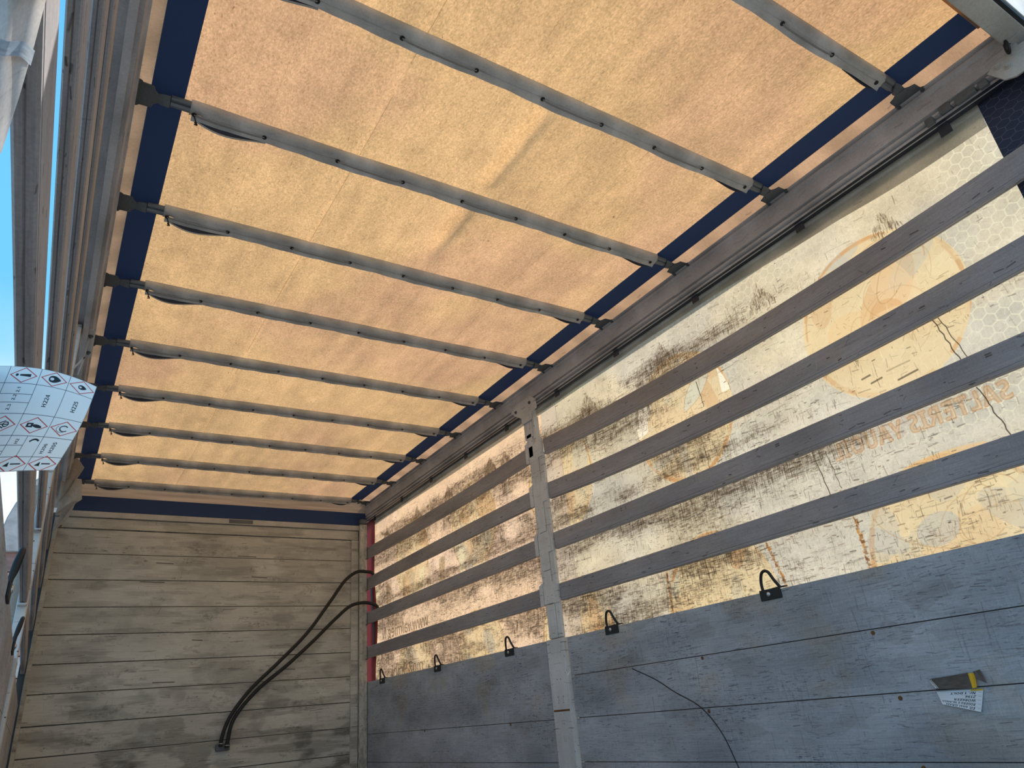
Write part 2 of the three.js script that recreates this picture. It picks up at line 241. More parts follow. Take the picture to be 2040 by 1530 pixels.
// ---------------------------------------------------------------- materials
const M = {};
const std = (name, o) => (M[name] = Object.assign(new THREE.MeshStandardMaterial(o), { name }));
const phys = (name, o) => (M[name] = Object.assign(new THREE.MeshPhysicalMaterial(o), { name }));
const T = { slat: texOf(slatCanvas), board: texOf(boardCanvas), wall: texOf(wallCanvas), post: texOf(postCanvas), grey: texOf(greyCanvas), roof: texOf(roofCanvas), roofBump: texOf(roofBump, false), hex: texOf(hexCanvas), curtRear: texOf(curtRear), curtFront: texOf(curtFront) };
for (const k of ['slat', 'board', 'wall', 'post', 'grey']) T[k].wrapS = T[k].wrapT = THREE.MirroredRepeatWrapping;
phys('roofCloth', { map: T.roof, bumpMap: T.roofBump, bumpScale: 0.0012, roughness: 1, transmission: 0.5, thickness: 0, side: THREE.DoubleSide });
phys('stripCloth', { color: '#e6b48a', map: T.grey, roughness: 1, transmission: 0.4, thickness: 0, side: THREE.DoubleSide });
phys('navyCloth', { color: '#293e63', roughness: 0.85, transmission: 0.08, thickness: 0, side: THREE.DoubleSide });
phys('curtRear', { map: T.curtRear, roughness: 1, transmission: 0.56, thickness: 0, side: THREE.DoubleSide, bumpMap: T.grey, bumpScale: 0.0006 });
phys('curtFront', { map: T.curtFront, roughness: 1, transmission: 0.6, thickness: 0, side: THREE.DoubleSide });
phys('hemCloth', { color: '#eeeadf', map: T.grey, roughness: 1, transmission: 0.45, thickness: 0, side: THREE.DoubleSide });
phys('redCloth', { color: '#8f2820', roughness: 0.9, transmission: 0.25, thickness: 0, side: THREE.DoubleSide });
std('navyHex', { map: T.hex, roughness: 0.9, side: THREE.DoubleSide });
std('slat', { map: T.slat, bumpMap: T.slat, bumpScale: 0.0012, roughness: 0.62, metalness: 0.15 });
std('board', { map: T.board, bumpMap: T.board, bumpScale: 0.0014, roughness: 0.6, metalness: 0.1 });
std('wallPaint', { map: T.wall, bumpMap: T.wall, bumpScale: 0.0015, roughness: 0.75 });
std('postPaint', { map: T.post, bumpMap: T.post, bumpScale: 0.001, roughness: 0.6 });
std('railMetal', { color: '#e2e2e8', map: T.grey, roughness: 0.55 });
std('trackMetal', { color: '#3b4456', map: T.grey, roughness: 0.5, metalness: 0.3 });
std('bowSteel', { color: '#8f9aa4', map: T.grey, roughness: 0.5, metalness: 0.45 });
std('bracketSteel', { color: '#7d858c', map: T.grey, roughness: 0.6, metalness: 0.3 });
phys('sleeve', { color: '#f2f4f6', map: T.grey, roughness: 0.9, transmission: 0.1, thickness: 0, side: THREE.DoubleSide });
std('sleeveDark', { color: '#3a4050', roughness: 0.85, side: THREE.DoubleSide });
std('cord', { color: '#8f8f90', roughness: 0.9 });
std('eyelet', { color: '#2a2b2e', roughness: 0.5, metalness: 0.4 });
std('black', { color: '#17191c', roughness: 0.55 });
std('rubber', { color: '#191d1d', roughness: 0.6 });
std('chrome', { color: '#c4c8cc', roughness: 0.3, metalness: 0.9 });
std('rust', { color: '#6b4a2c', roughness: 0.9 });
std('white', { color: '#dfe0de', map: T.grey, roughness: 0.6 });
std('headerGrey', { color: '#e0e0dc', map: T.grey, roughness: 0.6 });
std('deck', { color: '#d9d0bf', map: T.grey, roughness: 0.85 });  // unseen floor, made paler than real plywood to bounce light upward
std('asphalt', { color: '#8f8a81', map: T.grey, roughness: 0.95 });

// ---------------------------------------------------------------- object helpers
const used = new Map();
function numbered(n) { const k = used.get(n) || 0; used.set(n, k + 1); return k ? `${n}_${String(k).padStart(3, '0')}` : n; }
function thing(name, label, category, group, pos = [0, 0, 0]) { const o = new THREE.Group(); o.name = numbered(name); o.userData = { label, category }; if (group) o.userData.group = group; o.position.set(...pos); scene.add(o); return o; }
function structure(name, label) { const o = new THREE.Group(); o.name = name; o.userData = { kind: 'structure', label }; scene.add(o); return o; }
function part(name, geo, mat, parent, pos, rot) { const m = new THREE.Mesh(geo, mat); m.name = numbered(name); if (pos) m.position.set(...pos); if (rot) m.rotation.set(...rot); parent.add(m); return m; }
const copyOf = (o, label) => { const c = o.clone(); c.name = numbered(o.name.replace(/_\d{3}$/, '')); c.userData = { ...o.userData, label }; c.traverse((m) => { if (m !== c) m.name = numbered(m.name.replace(/_\d{3}$/, '')); }); scene.add(c); return c; };

// closed (or open) profile [[a, b], ...] swept through frames: at(t) -> (a, b) -> [x, y, z]
function sweep(profile, steps, at, { closed = true, caps = true, uLen = 1, vLen = 1, u0 = 0, v0 = 0, crease = 0.5 } = {}) {
  const n = profile.length, pos = [], uv = [], per = [0];
  for (let i = 0; i < n; i++) { const p = profile[i], q = profile[(i + 1) % n]; per.push(per[i] + Math.hypot(q[0] - p[0], q[1] - p[1])); }
  const rows = steps.map((t) => profile.map((p) => at(t, p[0], p[1])));
  let len = 0; const L = steps.map((t, i) => { if (i) { const a = rows[i - 1][0], b = rows[i][0]; len += Math.hypot(b[0] - a[0], b[1] - a[1], b[2] - a[2]); } return len; });
  const push = (p, u, v) => { pos.push(p[0], p[1], p[2]); uv.push(u0 + u / uLen, v0 + v / vLen); };
  for (let i = 0; i + 1 < steps.length; i++) for (let j = 0; j < (closed ? n : n - 1); j++) {
    const k = (j + 1) % n, a = rows[i][j], b = rows[i + 1][j], c = rows[i + 1][k], d = rows[i][k];
    push(a, L[i], per[j]); push(b, L[i + 1], per[j]); push(c, L[i + 1], per[j + 1]);
    push(a, L[i], per[j]); push(c, L[i + 1], per[j + 1]); push(d, L[i], per[j + 1]);
  }
  if (closed && caps) {
    const tri = THREE.ShapeUtils.triangulateShape(profile.map((p) => new THREE.Vector2(p[0], p[1])), []);
    for (const [i, flip] of [[0, 0], [rows.length - 1, 1]]) for (const t of tri) for (const j of flip ? [t[2], t[1], t[0]] : t) push(rows[i][j], profile[j][0], profile[j][1]);
  }
  const g = new THREE.BufferGeometry();
  g.setAttribute('position', new THREE.Float32BufferAttribute(pos, 3)); g.setAttribute('uv', new THREE.Float32BufferAttribute(uv, 2));
  return toCreasedNormals(g, crease);
}
const lin = (a, b, n) => Array.from({ length: n + 1 }, (_, i) => a + (b - a) * i / n);
function boxUV(g, uLen, vLen, u0 = 0, v0 = 0, swap = false) {      // metres -> uv by the face's main direction
  const p = g.attributes.position, nn = g.attributes.normal, uv = g.attributes.uv;
  for (let i = 0; i < p.count; i++) {
    const ax = Math.abs(nn.getX(i)), ay = Math.abs(nn.getY(i)), az = Math.abs(nn.getZ(i));
    let a, b; if (ax >= ay && ax >= az) { a = p.getZ(i); b = p.getY(i); } else if (ay >= az) { a = p.getX(i) + p.getZ(i); b = swap ? p.getZ(i) : p.getX(i); if (!swap) a = p.getZ(i); } else { a = p.getX(i); b = p.getY(i); }
    uv.setXY(i, u0 + a / uLen, v0 + b / vLen);
  }
  return g;
}
function rbox(x0, x1, y0, y1, z0, z1, r = 0.002, u = [1, 1, 0, 0]) { const g = new RoundedBoxGeometry(x1 - x0, y1 - y0, z1 - z0, 1, Math.min(r, (x1 - x0) / 2.1, (y1 - y0) / 2.1, (z1 - z0) / 2.1)); g.translate((x0 + x1) / 2, (y0 + y1) / 2, (z0 + z1) / 2); return boxUV(g, ...u); }
function sheet(nu, nv, f, uvf) {                                        // grid surface f(u, v) -> [x, y, z]
  const g = new THREE.PlaneGeometry(1, 1, nu, nv), p = g.attributes.position, uv = g.attributes.uv;
  for (let i = 0; i < p.count; i++) { const u = uv.getX(i), v = uv.getY(i), q = f(u, v); p.setXYZ(i, ...q); if (uvf) uv.setXY(i, ...uvf(u, v, q)); }
  g.computeVertexNormals(); return g;
}
const tube = (pts, r, n = 40, rs = 8) => new THREE.TubeGeometry(new THREE.CatmullRomCurve3(pts.map((p) => new THREE.Vector3(...p))), n, r, rs);
function plate(pts, depth, bevel = 0.001) { const s = new THREE.Shape(pts.map((p) => new THREE.Vector2(...p))); return new THREE.ExtrudeGeometry(s, { depth, bevelEnabled: bevel > 0, bevelSize: bevel, bevelThickness: bevel, bevelSegments: 1 }); }
const boltGeo = mergeGeometries([new THREE.CylinderGeometry(0.008, 0.008, 0.008, 6).toNonIndexed(), new THREE.CylinderGeometry(0.0115, 0.0115, 0.003, 14).translate(0, -0.004, 0).toNonIndexed(), new THREE.CylinderGeometry(0.0045, 0.0045, 0.014, 10).toNonIndexed()]);

// ---------------------------------------------------------------- sky picture (plain vertical gradient with thin cloud near the horizon)
{
  const w = 512, h = 256, d = new Float32Array(w * h * 4);
  for (let y = 0; y < h; y++) for (let x = 0; x < w; x++) {
    const el = (y + 0.5) / h * 180 - 90, t = clamp(el / 90), a = x / w * 6.2832;
    let c = el < 0 ? [0.45, 0.5, 0.55] : mixc(mixc([0.55, 0.86, 1.02], [0.16, 0.56, 1.0], sst(0.02, 0.35, t)), [0.07, 0.3, 0.8], sst(0.35, 1, t));
    if (el > 0) { const cl = sst(0.55, 0.75, fbm(Math.cos(a) * 3 + 8, Math.sin(a) * 3 + 8 + el * 0.14, 4)) * (1 - sst(12, 32, el)) * 0.8; c = mixc(c, [1.05, 1.08, 1.1], cl); }
    const o = (y * w + x) * 4; d[o] = c[0]; d[o + 1] = c[1]; d[o + 2] = c[2]; d[o + 3] = 1;
  }
  const t = new THREE.DataTexture(d, w, h, THREE.RGBAFormat, THREE.FloatType); t.mapping = THREE.EquirectangularReflectionMapping; t.magFilter = THREE.LinearFilter; t.needsUpdate = true;
  scene.background = t; scene.environment = t;
}

// ================================================================ SETTING
const ROOF = 2.725, RX = 2.45, LX = -0.085, FZ = -6.37, RZ = -0.45, BOWS = [-0.775, -1.39, -1.992, -2.592, -3.188, -3.80, -4.405, -5.02, -5.64, -6.27];
{ // outside ground
  const g = structure('ground', 'pale concrete yard around the trailer'); const m = part('yard', boxUV(new THREE.BoxGeometry(160, 0.2, 160), 3, 3), M.asphalt, g, [0, -1.3, -20]);
}
{ // trailer floor
  const f = structure('floor', 'timber load floor of the trailer');
  for (let i = 0; i < 11; i++) part('floor_board', rbox(-0.12 + i * 0.24, -0.12 + i * 0.24 + 0.236, -0.03, 0, FZ, RZ + 0.06, 0.002, [2.6, 2.6, i * 0.37, i * 0.61]), M.deck, f);
  part('floor_frame', rbox(-0.14, 2.54, -0.16, -0.03, FZ - 0.1, RZ + 0.08, 0.004), M.bracketSteel, f);
}
{ // front wall
  const w = structure('wall_front', 'painted board wall at the front of the trailer, streaked with dirt');
  const ys = [2.352, 2.158, 1.96, 1.757, 1.561, 1.36, 1.162, 0.957, 0.76, 0.56, 0.36, 0.16, 0.0], r = rng(8);
  for (let i = 0; i + 1 < ys.length; i++) {
    const dz = (r() - 0.5) * 0.004;
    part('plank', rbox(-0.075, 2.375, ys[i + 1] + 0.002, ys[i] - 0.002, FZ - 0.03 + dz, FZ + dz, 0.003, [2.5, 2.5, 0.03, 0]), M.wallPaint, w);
  }
  part('wall_backing', rbox(-0.12, 2.44, 0, 2.48, FZ - 0.06, FZ - 0.031, 0.002), M.bracketSteel, w);
  part('top_rail', rbox(-0.075, 2.375, 2.355, 2.44, FZ - 0.03, FZ + 0.006, 0.004, [2.5, 2.5, 0, 0]), M.wallPaint, w);
  part('top_lip', rbox(-0.075, 2.40, 2.443, 2.49, FZ - 0.03, FZ + 0.022, 0.004), M.headerGrey, w);
  part('lip_plate', rbox(1.2, 1.4, 2.452, 2.484, FZ + 0.02, FZ + 0.026, 0.002), M.bracketSteel, w);
  part('edge_strip', rbox(2.306, 2.375, 0, 2.352, FZ, FZ + 0.012, 0.003, [2.5, 2.5, 0.2, 0]), M.wallPaint, w);
  part('edge_strip', rbox(-0.075, -0.045, 0, 2.40, FZ, FZ + 0.03, 0.003, [2.5, 2.5, 0.2, 0]), M.wallPaint, w);
  part('latch_slot', rbox(-0.04, -0.022, 2.36, 2.42, FZ + 0.004, FZ + 0.01, 0.002), M.black, w);
}
{ // roof
  const c = structure('ceiling', 'sunlit tan tarpaulin roof with dark blue edge bands');
  const dent = (x, z) => {                                              // sag between the bows, and one old fold
    let k = 0; for (let i = 0; i + 1 < BOWS.length; i++) if (z <= BOWS[i] && z >= BOWS[i + 1]) k = Math.sin(Math.PI * (z - BOWS[i]) / (BOWS[i + 1] - BOWS[i]));
    const fold = Math.exp(-(((x - 1.255) / 0.038) ** 2)) * sst(-2.6, -2.2, z) * (1 - sst(-1.5, -1.15, z)) * Math.min(...BOWS.map((q) => sst(0.03, 0.12, Math.abs(z - q)))), crease = Math.exp(-(((x - 0.735) / 0.012) ** 2)) * (1 - sst(-1.5, -1.1, z));
    return -0.004 * k * Math.sin(Math.PI * clamp((x - 0.1) / 2.2)) - 0.022 * fold - 0.003 * crease + (fbm(x * 3, z * 2, 3) - 0.5) * 0.012;
  };
  const S = ROOF + 0.004, z0 = -6.30, z1 = -0.46;
  part('roof_sheet', sheet(190, 250, (u, v) => { const x = 0.121 + 2.144 * u, z = z0 + (z1 - z0) * v, e = Math.min(1, Math.min(u, 1 - u) * 14); return [x, S + dent(x, z) * e, z]; }, (u, v, q) => [(q[0] - 0.1) / 2.2, (q[2] + 6.5) / 6.4]), M.roofCloth, c);
  part('edge_band', sheet(2, 40, (u, v) => [0.0175 + 0.1035 * u, S, z0 + (z1 - z0) * v]), M.navyCloth, c);
  part('edge_band', sheet(2, 40, (u, v) => [2.265 + 0.121 * u, S, z0 + (z1 - z0) * v]), M.navyCloth, c);
  for (const [xa, xb] of [[0.0178, -0.155], [2.3855, 2.565]])           // bulging light strip beside each rail
    part('edge_strip', sheet(10, 160, (u, v) => { const z = z0 + (z1 - z0) * v; let k = 1; for (const q of BOWS) k = Math.min(k, sst(0.03, 0.09, Math.abs(z - q))); return [xa + (xb - xa) * u, S - (0.010 + 0.016 * k) * Math.sin(Math.PI * Math.min(1, u * 2.4) * 0.5) - 0.003 * k * Math.sin(u * 22), z]; }, (u, v) => [v * 8, u * 0.1]), M.stripCloth, c);
  const fr = (yy0, yy1, za, zb) => (u, v) => [-0.045 + 2.5 * u, yy0 + (yy1 - yy0) * v, za + (zb - za) * v];
  part('front_strip', sheet(30, 2, fr(2.612, S, FZ + 0.02, z0)), M.stripCloth, c);
  part('front_band', sheet(30, 2, fr(2.485, 2.612, FZ + 0.01, FZ + 0.02)), M.navyCloth, c);
  part('rear_strip', sheet(20, 2, (u, v) => [0.02 + 2.36 * u, S - 0.012, -0.47 - 0.02 * v]), M.stripCloth, c);
}
// roof rails (right one measured, left one its mirror image)
const railProfile = [[2.425, 2.696], [2.425, 2.690], [2.437, 2.684], [2.437, 2.676], [2.424, 2.672], [2.424, 2.660], [2.432, 2.656], [2.438, 2.588], [2.452, 2.584], [2.452, 2.577], [2.44, 2.575], [2.44, 2.566], [2.462, 2.563], [2.462, 2.556], [2.452, 2.554], [2.452, 2.545], [2.475, 2.543], [2.475, 2.575], [2.535, 2.575], [2.535, 2.54], [2.56, 2.54], [2.56, 2.696]];
{
  const a = structure('trim_1', 'grey roof rail along the right side'), b = structure('trim_2', 'dark roof rail along the left side');
  part('rail', sweep(railProfile, lin(FZ - 0.25, RZ + 0.02, 6), (t, x, y) => [x, y, t], { crease: 0.2 }), M.railMetal, a);
  part('curtain_track', sweep([[2.441, 2.5745], [2.441, 2.5665], [2.474, 2.5665], [2.474, 2.5745]], lin(FZ, RZ, 2), (t, x, y) => [x, y, t]), M.trackMetal, a);
  part('curtain_track', sweep([[2.4535, 2.5535], [2.4535, 2.5435], [2.50, 2.5435], [2.50, 2.5535]], lin(FZ, RZ, 2), (t, x, y) => [x, y, t]), M.trackMetal, a);
  for (const [z, l, y] of [[-0.62, .07, 2.565], [-0.69, .04, 2.57], [-0.56, .03, 2.56], [-0.75, .03, 2.56]]) part('track_clip', rbox(2.434, 2.47, y - 0.014, y + 0.012, z - l / 2, z + l / 2, 0.003), M.bracketSteel, a);
  part('rail', sweep(railProfile.map(([x, y]) => [2.405 - x, y]), lin(FZ - 0.25, RZ + 0.02, 6), (t, x, y) => [x, y, t], { crease: 0.2 }), M.railMetal, b);
  const h = structure('trim_3', 'pale rear header beam of the trailer');
  part('header_beam', rbox(-0.15, 2.56, 2.62, 2.82, RZ - 0.01, RZ + 0.065, 0.006), M.headerGrey, h);
  part('header_face', rbox(-0.15, 2.56, 2.64, 3.1, RZ + 0.066, RZ + 0.08, 0.003), M.white, h);
  part('header_seal', rbox(-0.15, 2.56, 2.622, 2.64, RZ + 0.06, RZ + 0.076, 0.002), M.black, h);
}

// ================================================================ ROOF BOWS
const ORD = ['first', 'second', 'third', 'fourth', 'fifth', 'sixth', 'seventh', 'eighth', 'ninth', 'tenth'];
{
  const bow = thing('roof_bow', '', 'roof bow', 'sleeved roof bows across the ceiling'), Y = ROOF;
  // double-ribbed steel tube that shows at both ends
  const rib = []; for (let i = 0; i < 12; i++) { const t = i / 12 * 6.2832; rib.push([Math.cos(t) * 0.0105, Math.sin(t) * 0.0105]); }
  for (const [dz, dy] of [[0.000, -0.012], [-0.012, -0.020]]) part('tube', sweep(rib, lin(0.055, 2.345, 4), (t, a, b) => [t, Y + dy + b * 0.7, dz + a * 0.7], { crease: 1.5 }), M.bowSteel, bow);
  for (const [xa, xb] of [[0.082, 0.143], [2.318, 2.267]]) for (const [dz, dy] of [[0.008, -0.016], [-0.009, -0.025]]) part('socket', sweep(rib, lin(xa, xb, 2), (t, a, b) => [t, Y + dy + b * 1.08, dz + a * 1.08], { crease: 1.5 }), M.bowSteel, bow);
  // end plates with a twisted neck
  for (const s of [1, -1]) {
    const ox = s > 0 ? -0.02 : 2.43;
    const flat = plate([[-0.018, -0.05], [0.034, -0.048], [0.04, -0.03], [0.05, -0.018], [0.05, 0.018], [0.04, 0.03], [0.034, 0.048], [-0.018, 0.05]], 0.004, 0.001).rotateX(Math.PI / 2);
    if (s < 0) flat.rotateY(Math.PI);
    part('bracket', flat, M.bracketSteel, bow, [ox + s * 0.012, Y - 0.028, 0]);
    part('neck', sweep([[-0.018, -0.002], [0.018, -0.002], [0.018, 0.002], [-0.018, 0.002]], lin(0, 1, 10), (t, a, b) => { const w = t * 1.1, k = 1 + 0.35 * t, ca = Math.cos(w), sa = Math.sin(w); return [ox + s * (0.055 + 0.045 * t), Y - 0.029 + (a * sa + b * ca) * k * 0.7, (a * ca - b * sa) * k]; }, { crease: 1 }), M.bracketSteel, bow);
    for (const dz of [-0.043, 0.05]) { const b = part('bolt', boltGeo, M.bracketSteel, bow, [ox + s * 0.002, Y - 0.036, dz]); b.rotation.x = Math.PI; }
  }
  // PVC sleeve: belly, flap with eyelets, lacing
  const EY = [0.157, 0.391, 0.66, 0.926, 1.192, 1.456, 1.718, 1.978, 2.235];
  const prof = [[0.013, 0.004], [0.015, -0.009], [0.013, -0.021], [0.004, -0.0305], [-0.010, -0.0355], [-0.019, -0.0365], [-0.025, -0.031], [-0.027, -0.014], [-0.026, 0.004]];
  const near = (x) => { let d = 9; for (const e of EY) d = Math.min(d, Math.abs(x - e)); return d; };
  part('sleeve', sweep(prof, lin(0.142, 2.268, 170), (t, a, b) => { const k = near(t), pinch = 0.004 * Math.exp(-((k / 0.03) ** 2)), wob = (fbm(t * 9, a * 40 + 3, 3) - 0.5) * 0.004, end = Math.exp(-(((t - 0.142) / 0.13) ** 2)), fold = end * 0.004 * Math.sin(t * 60 + a * 120); return [t, Y + b + (b < -0.02 ? pinch + wob + fold : 0), a + (b < -0.02 ? wob * 0.6 + fold : 0)]; }, { closed: false, crease: 1.0, uLen: 0.6, vLen: 0.6 }), M.sleeve, bow);
  part('flap', sweep([[-0.010, -0.0368], [-0.018, -0.0372], [-0.026, -0.040], [-0.031, -0.0445], [-0.0322, -0.0455], [-0.026, -0.0415], [-0.018, -0.0386]], lin(0.15, 2.262, 170), (t, a, b) => { const k = near(t), w = (fbm(t * 5 + 7, 2, 3) - 0.5) * 0.006, lo = a < -0.02 ? 1 : 0; return [t, Y + b + lo * w - lo * 0.003 * Math.sin(Math.PI * clamp(k / 0.13)), a - lo * 0.004 * Math.sin(t * 11)]; }, { crease: 1.0, uLen: 0.6, vLen: 0.6 }), M.sleeve, bow);
  // loose folds that gape at both ends
  const loose = (xa, xb, d) => sheet(26, 6, (u, v) => { const x = xa + (xb - xa) * u, sag = Math.sin(Math.PI * u ** 0.75) ** 1.3; return [x, Y - 0.036 - d * sag * v - 0.006 * v, -0.025 - 0.009 * v - 0.02 * sag * v * (1 - v)]; });
  part('loose_fold', loose(0.165, 0.40, 0.027), M.sleeveDark, bow);
  part('loose_fold', loose(2.245, 2.06, 0.02), M.sleeveDark, bow);
  part('loose_edge', sweep([[-0.003, -0.001], [0.003, -0.001], [0.003, 0.001], [-0.003, 0.001]], lin(0, 1, 24), (u, a, b) => { const sag = Math.sin(Math.PI * u ** 0.75) ** 1.3; return [0.165 + 0.235 * u, Y - 0.042 - 0.027 * sag + b, -0.034 + a]; }), M.sleeve, bow);
  for (const e of EY) { const g = new THREE.TorusGeometry(0.0062, 0.0021, 6, 14); g.rotateX(Math.PI / 2 - 0.25); const o = part('eyelet', g, M.eyelet, bow, [e, Y - 0.0378, -0.0125]); part('hole', new THREE.CylinderGeometry(0.0058, 0.0058, 0.002, 12), M.black, o, [0, 0.0002, 0], [-0.25, 0, 0]); }
  for (let i = 0; i + 1 < EY.length; i += 2) part('lacing', tube([[EY[i], Y - 0.0385, -0.0125], [EY[i] + 0.03, Y - 0.0395, -0.016], [(EY[i] + EY[i + 1]) / 2, Y - 0.0405, -0.017], [EY[i + 1] - 0.03, Y - 0.0395, -0.016], [EY[i + 1], Y - 0.0385, -0.0125]], 0.0028, 20, 6), M.cord, bow);
  part('cord_tail', mergeGeometries([tube([[0.157, Y - 0.0385, -0.013], [0.163, Y - 0.05, -0.02], [0.166, Y - 0.062, -0.022]], 0.0022, 10, 6), new THREE.SphereGeometry(0.0048, 8, 6).translate(0.166, Y - 0.062, -0.022), tube([[0.166, Y - 0.062, -0.022], [0.172, Y - 0.068, -0.024], [0.162, Y - 0.072, -0.021]], 0.0022, 8, 6)]), M.eyelet, bow);
  BOWS.forEach((z, i) => {
    const label = i === 9 ? 'grey-sleeved roof bow at the far front end of the ceiling, last of the row' : i === 0 ? 'grey-sleeved roof bow nearest the rear header, at the top right' : `grey laced-sleeve roof bow, ${ORD[i]} in the row counted from the rear header`;
    const o = i ? copyOf(bow, label) : bow; o.userData.label = label; o.position.set(0, 0, z);
  });
}

// ================================================================ RIGHT SIDE
// slats
const slatProfile = [[0, 0.004], [0.0035, 0], [0.0105, 0], [0.0125, 0.0025], [0.0145, 0], [0.0215, 0], [0.025, 0.004], [0.025, 0.096], [0.0215, 0.1], [0.0035, 0.1], [0, 0.0965], [0, 0.016], [0.0015, 0.0145], [0.0015, 0.012], [0, 0.0105]];
const slatGeo = (x, dir, y0, y1, za, zb, sag, v0) => sweep(slatProfile, lin(0, 1, 26), (t, a, b) => { const z = za + (zb - za) * t; return [x + dir * a, y0 + (y1 - y0) * b / 0.1 - sag * 4 * t * (1 - t), z]; }, { uLen: 2.9, vLen: 0.72, v0, u0: v0 * 1.7, crease: 0.3 });
const SY = [[2.18, 2.285], [1.897, 2.0], [1.594, 1.693], [1.303, 1.399]], SN = ['topmost', 'second from top', 'third from top', 'lowest'];
SY.forEach(([a, b], i) => {
  const sagL = [0.02, -0.006, 0.002, 0][i], sagR = [0.056, 0.05, 0.012, 0.004][i];
  const l = thing('side_batten', `${SN[i]} grey slat of the right wall's far section, beyond the middle post`, 'slat', 'slats of the right wall'); part('slat_board', slatGeo(RX, 1, a, b, -6.385, -3.536, sagL, 0.13 * i), M.slat, l);
  const r = thing('side_batten', `${SN[i]} grey slat of the right wall's near section, right of the middle post`, 'slat', 'slats of the right wall'); part('slat_board', slatGeo(RX, 1, a, b, -3.35, -0.415, sagR, 0.13 * i + 0.5), M.slat, r);
});
// drop side boards
{
  const seamsR = [1.105, 0.905, 0.698, 0.492, 0.29, 0.08, 0.0], seamsL = [1.108, 0.697, 0.487, 0.28, 0.07, 0.0];
  const mk = (label, seams, za, zb, v0) => { const d = thing('drop_side', label, 'side wall'); for (let i = 0; i + 1 < seams.length; i++) { const g = rbox(RX, RX + 0.018, seams[i + 1] + 0.0012, seams[i] - 0.0012, za, zb, 0.002, [3, 1.15, v0, 0]); part('plank', g, M.board, d); } part('backing', rbox(RX + 0.019, RX + 0.0265, 0, seams[0] - 0.004, za + 0.002, zb - 0.002, 0.001), M.bracketSteel, d); return d; };
  const r = mk('scuffed blue-grey board side wall with the torn label, right of the middle post', seamsR, -3.335, -0.42, 0.2), l = mk('dark grey board side wall between the middle post and the front corner, below the slats', seamsL, -6.385, -3.53, 0.65);
  const dot = new THREE.CylinderGeometry(0.007, 0.0075, 0.003, 12).rotateZ(Math.PI / 2);
  for (const [y, z] of [[0.893, -1.54], [0.682, -1.51], [0.476, -1.5], [0.895, -2.36], [0.684, -2.38], [0.893, -0.75], [0.682, -0.73]]) part('bolt', dot, M.rust, r, [RX - 0.001, y, z]);
  part('scratch', tube([[RX - 0.0005, 0.895, -2.83], [RX - 0.0005, 0.83, -2.67], [RX - 0.0005, 0.775, -2.57], [RX - 0.0005, 0.70, -2.42], [RX - 0.0005, 0.60, -2.33], [RX - 0.0005, 0.46, -2.27]], 0.0024, 60, 6), M.black, r).userData.label = 'long curved dark gouge';
  for (const [y, z] of [[0.69, -4.0], [0.69, -5.2]]) part('bolt', dot, M.rust, l, [RX - 0.001, y, z]);
}
// middle post, right
function postGeo(x, dir, y0, y1, z0, z1, d = 0.03, r = 0.004) { const a = x, b = x + dir * d; return rbox(Math.min(a, b), Math.max(a, b), y0, y1, z0, z1, r, [1.6, 1.6, 0, 0]); }
const remapPost = (g) => { const p = g.attributes.position, uv = g.attributes.uv; for (let i = 0; i < p.count; i++) uv.setXY(i, (p.getZ(i) + p.getX(i)) / 0.2, p.getY(i) / 1.6); return g; };
{
  const p = thing('post', 'chipped pale steel post in the middle of the right wall, with bolted head plate', 'post');
  const X = 2.437, P = (n, ...a) => part(n, remapPost(postGeo(X, 1, ...a)), M.postPaint, p);
  P('upper_tube', 2.33, 2.52, -3.527, -3.436, 0.045); P('inner_tube', 2.2, 2.36, -3.51, -3.45, 0.03);
  P('side_web', 2.31, 2.46, -3.432, -3.41, 0.04);
  P('body', 1.3, 2.275, -3.50, -3.405, 0.05); P('side_channel', 1.11, 2.2, -3.397, -3.355, 0.02);
  P('lower_body', 1.11, 1.296, -3.488, -3.402, 0.05); P('foot', 0, 1.108, -3.522, -3.358, 0.045);
  part('foot_gap', rbox(X - 0.001, X + 0.02, 0.735, 0.745, -3.515, -3.365, 0.001), M.rust, p);
  SY.forEach(([a, b]) => { for (const [za, zb] of [[-3.532, -3.503], [-3.402, -3.352]]) part('slat_pocket', remapPost(plate([[za, a - 0.006], [zb, a - 0.006], [zb, b + 0.0], [zb - Math.sign(za + 3.45) * (zb - za) * 0.5, b + 0.025], [za, b + 0.012]], 0.012, 0.0015).rotateY(-Math.PI / 2).translate(X + 0.009, 0, 0)), M.postPaint, p); });
  const hp = part('head_plate', remapPost(plate([[-3.647, 2.572], [-3.586, 2.6], [-3.41, 2.6], [-3.36, 2.56], [-3.357, 2.498], [-3.42, 2.49], [-3.42, 2.44], [-3.53, 2.44], [-3.53, 2.487], [-3.6, 2.53]], 0.006, 0.0015).rotateY(-Math.PI / 2).translate(X - 0.002, 0, 0)), M.postPaint, p);
  for (const [y, z] of [[2.552, -3.585], [2.556, -3.42]]) part('bolt', boltGeo, M.bracketSteel, p, [X - 0.014, y, z], [0, 0, Math.PI / 2]);
}
{ // front right corner post
  const p = thing('post', 'grimy pale corner post where the front wall meets the right slats', 'post');
  part('corner_tube', remapPost(rbox(2.378, 2.4465, 0, 2.50, -6.365, -6.325, 0.006)), M.wallPaint, p);
  part('head_plate', rbox(2.376, 2.44, 2.502, 2.545, -6.365, -6.31, 0.004), M.bracketSteel, p);
  SY.forEach(([a]) => part('slat_rest', rbox(2.43, 2.449, a - 0.014, a - 0.006, -6.325, -6.31, 0.002), M.bracketSteel, p));
}
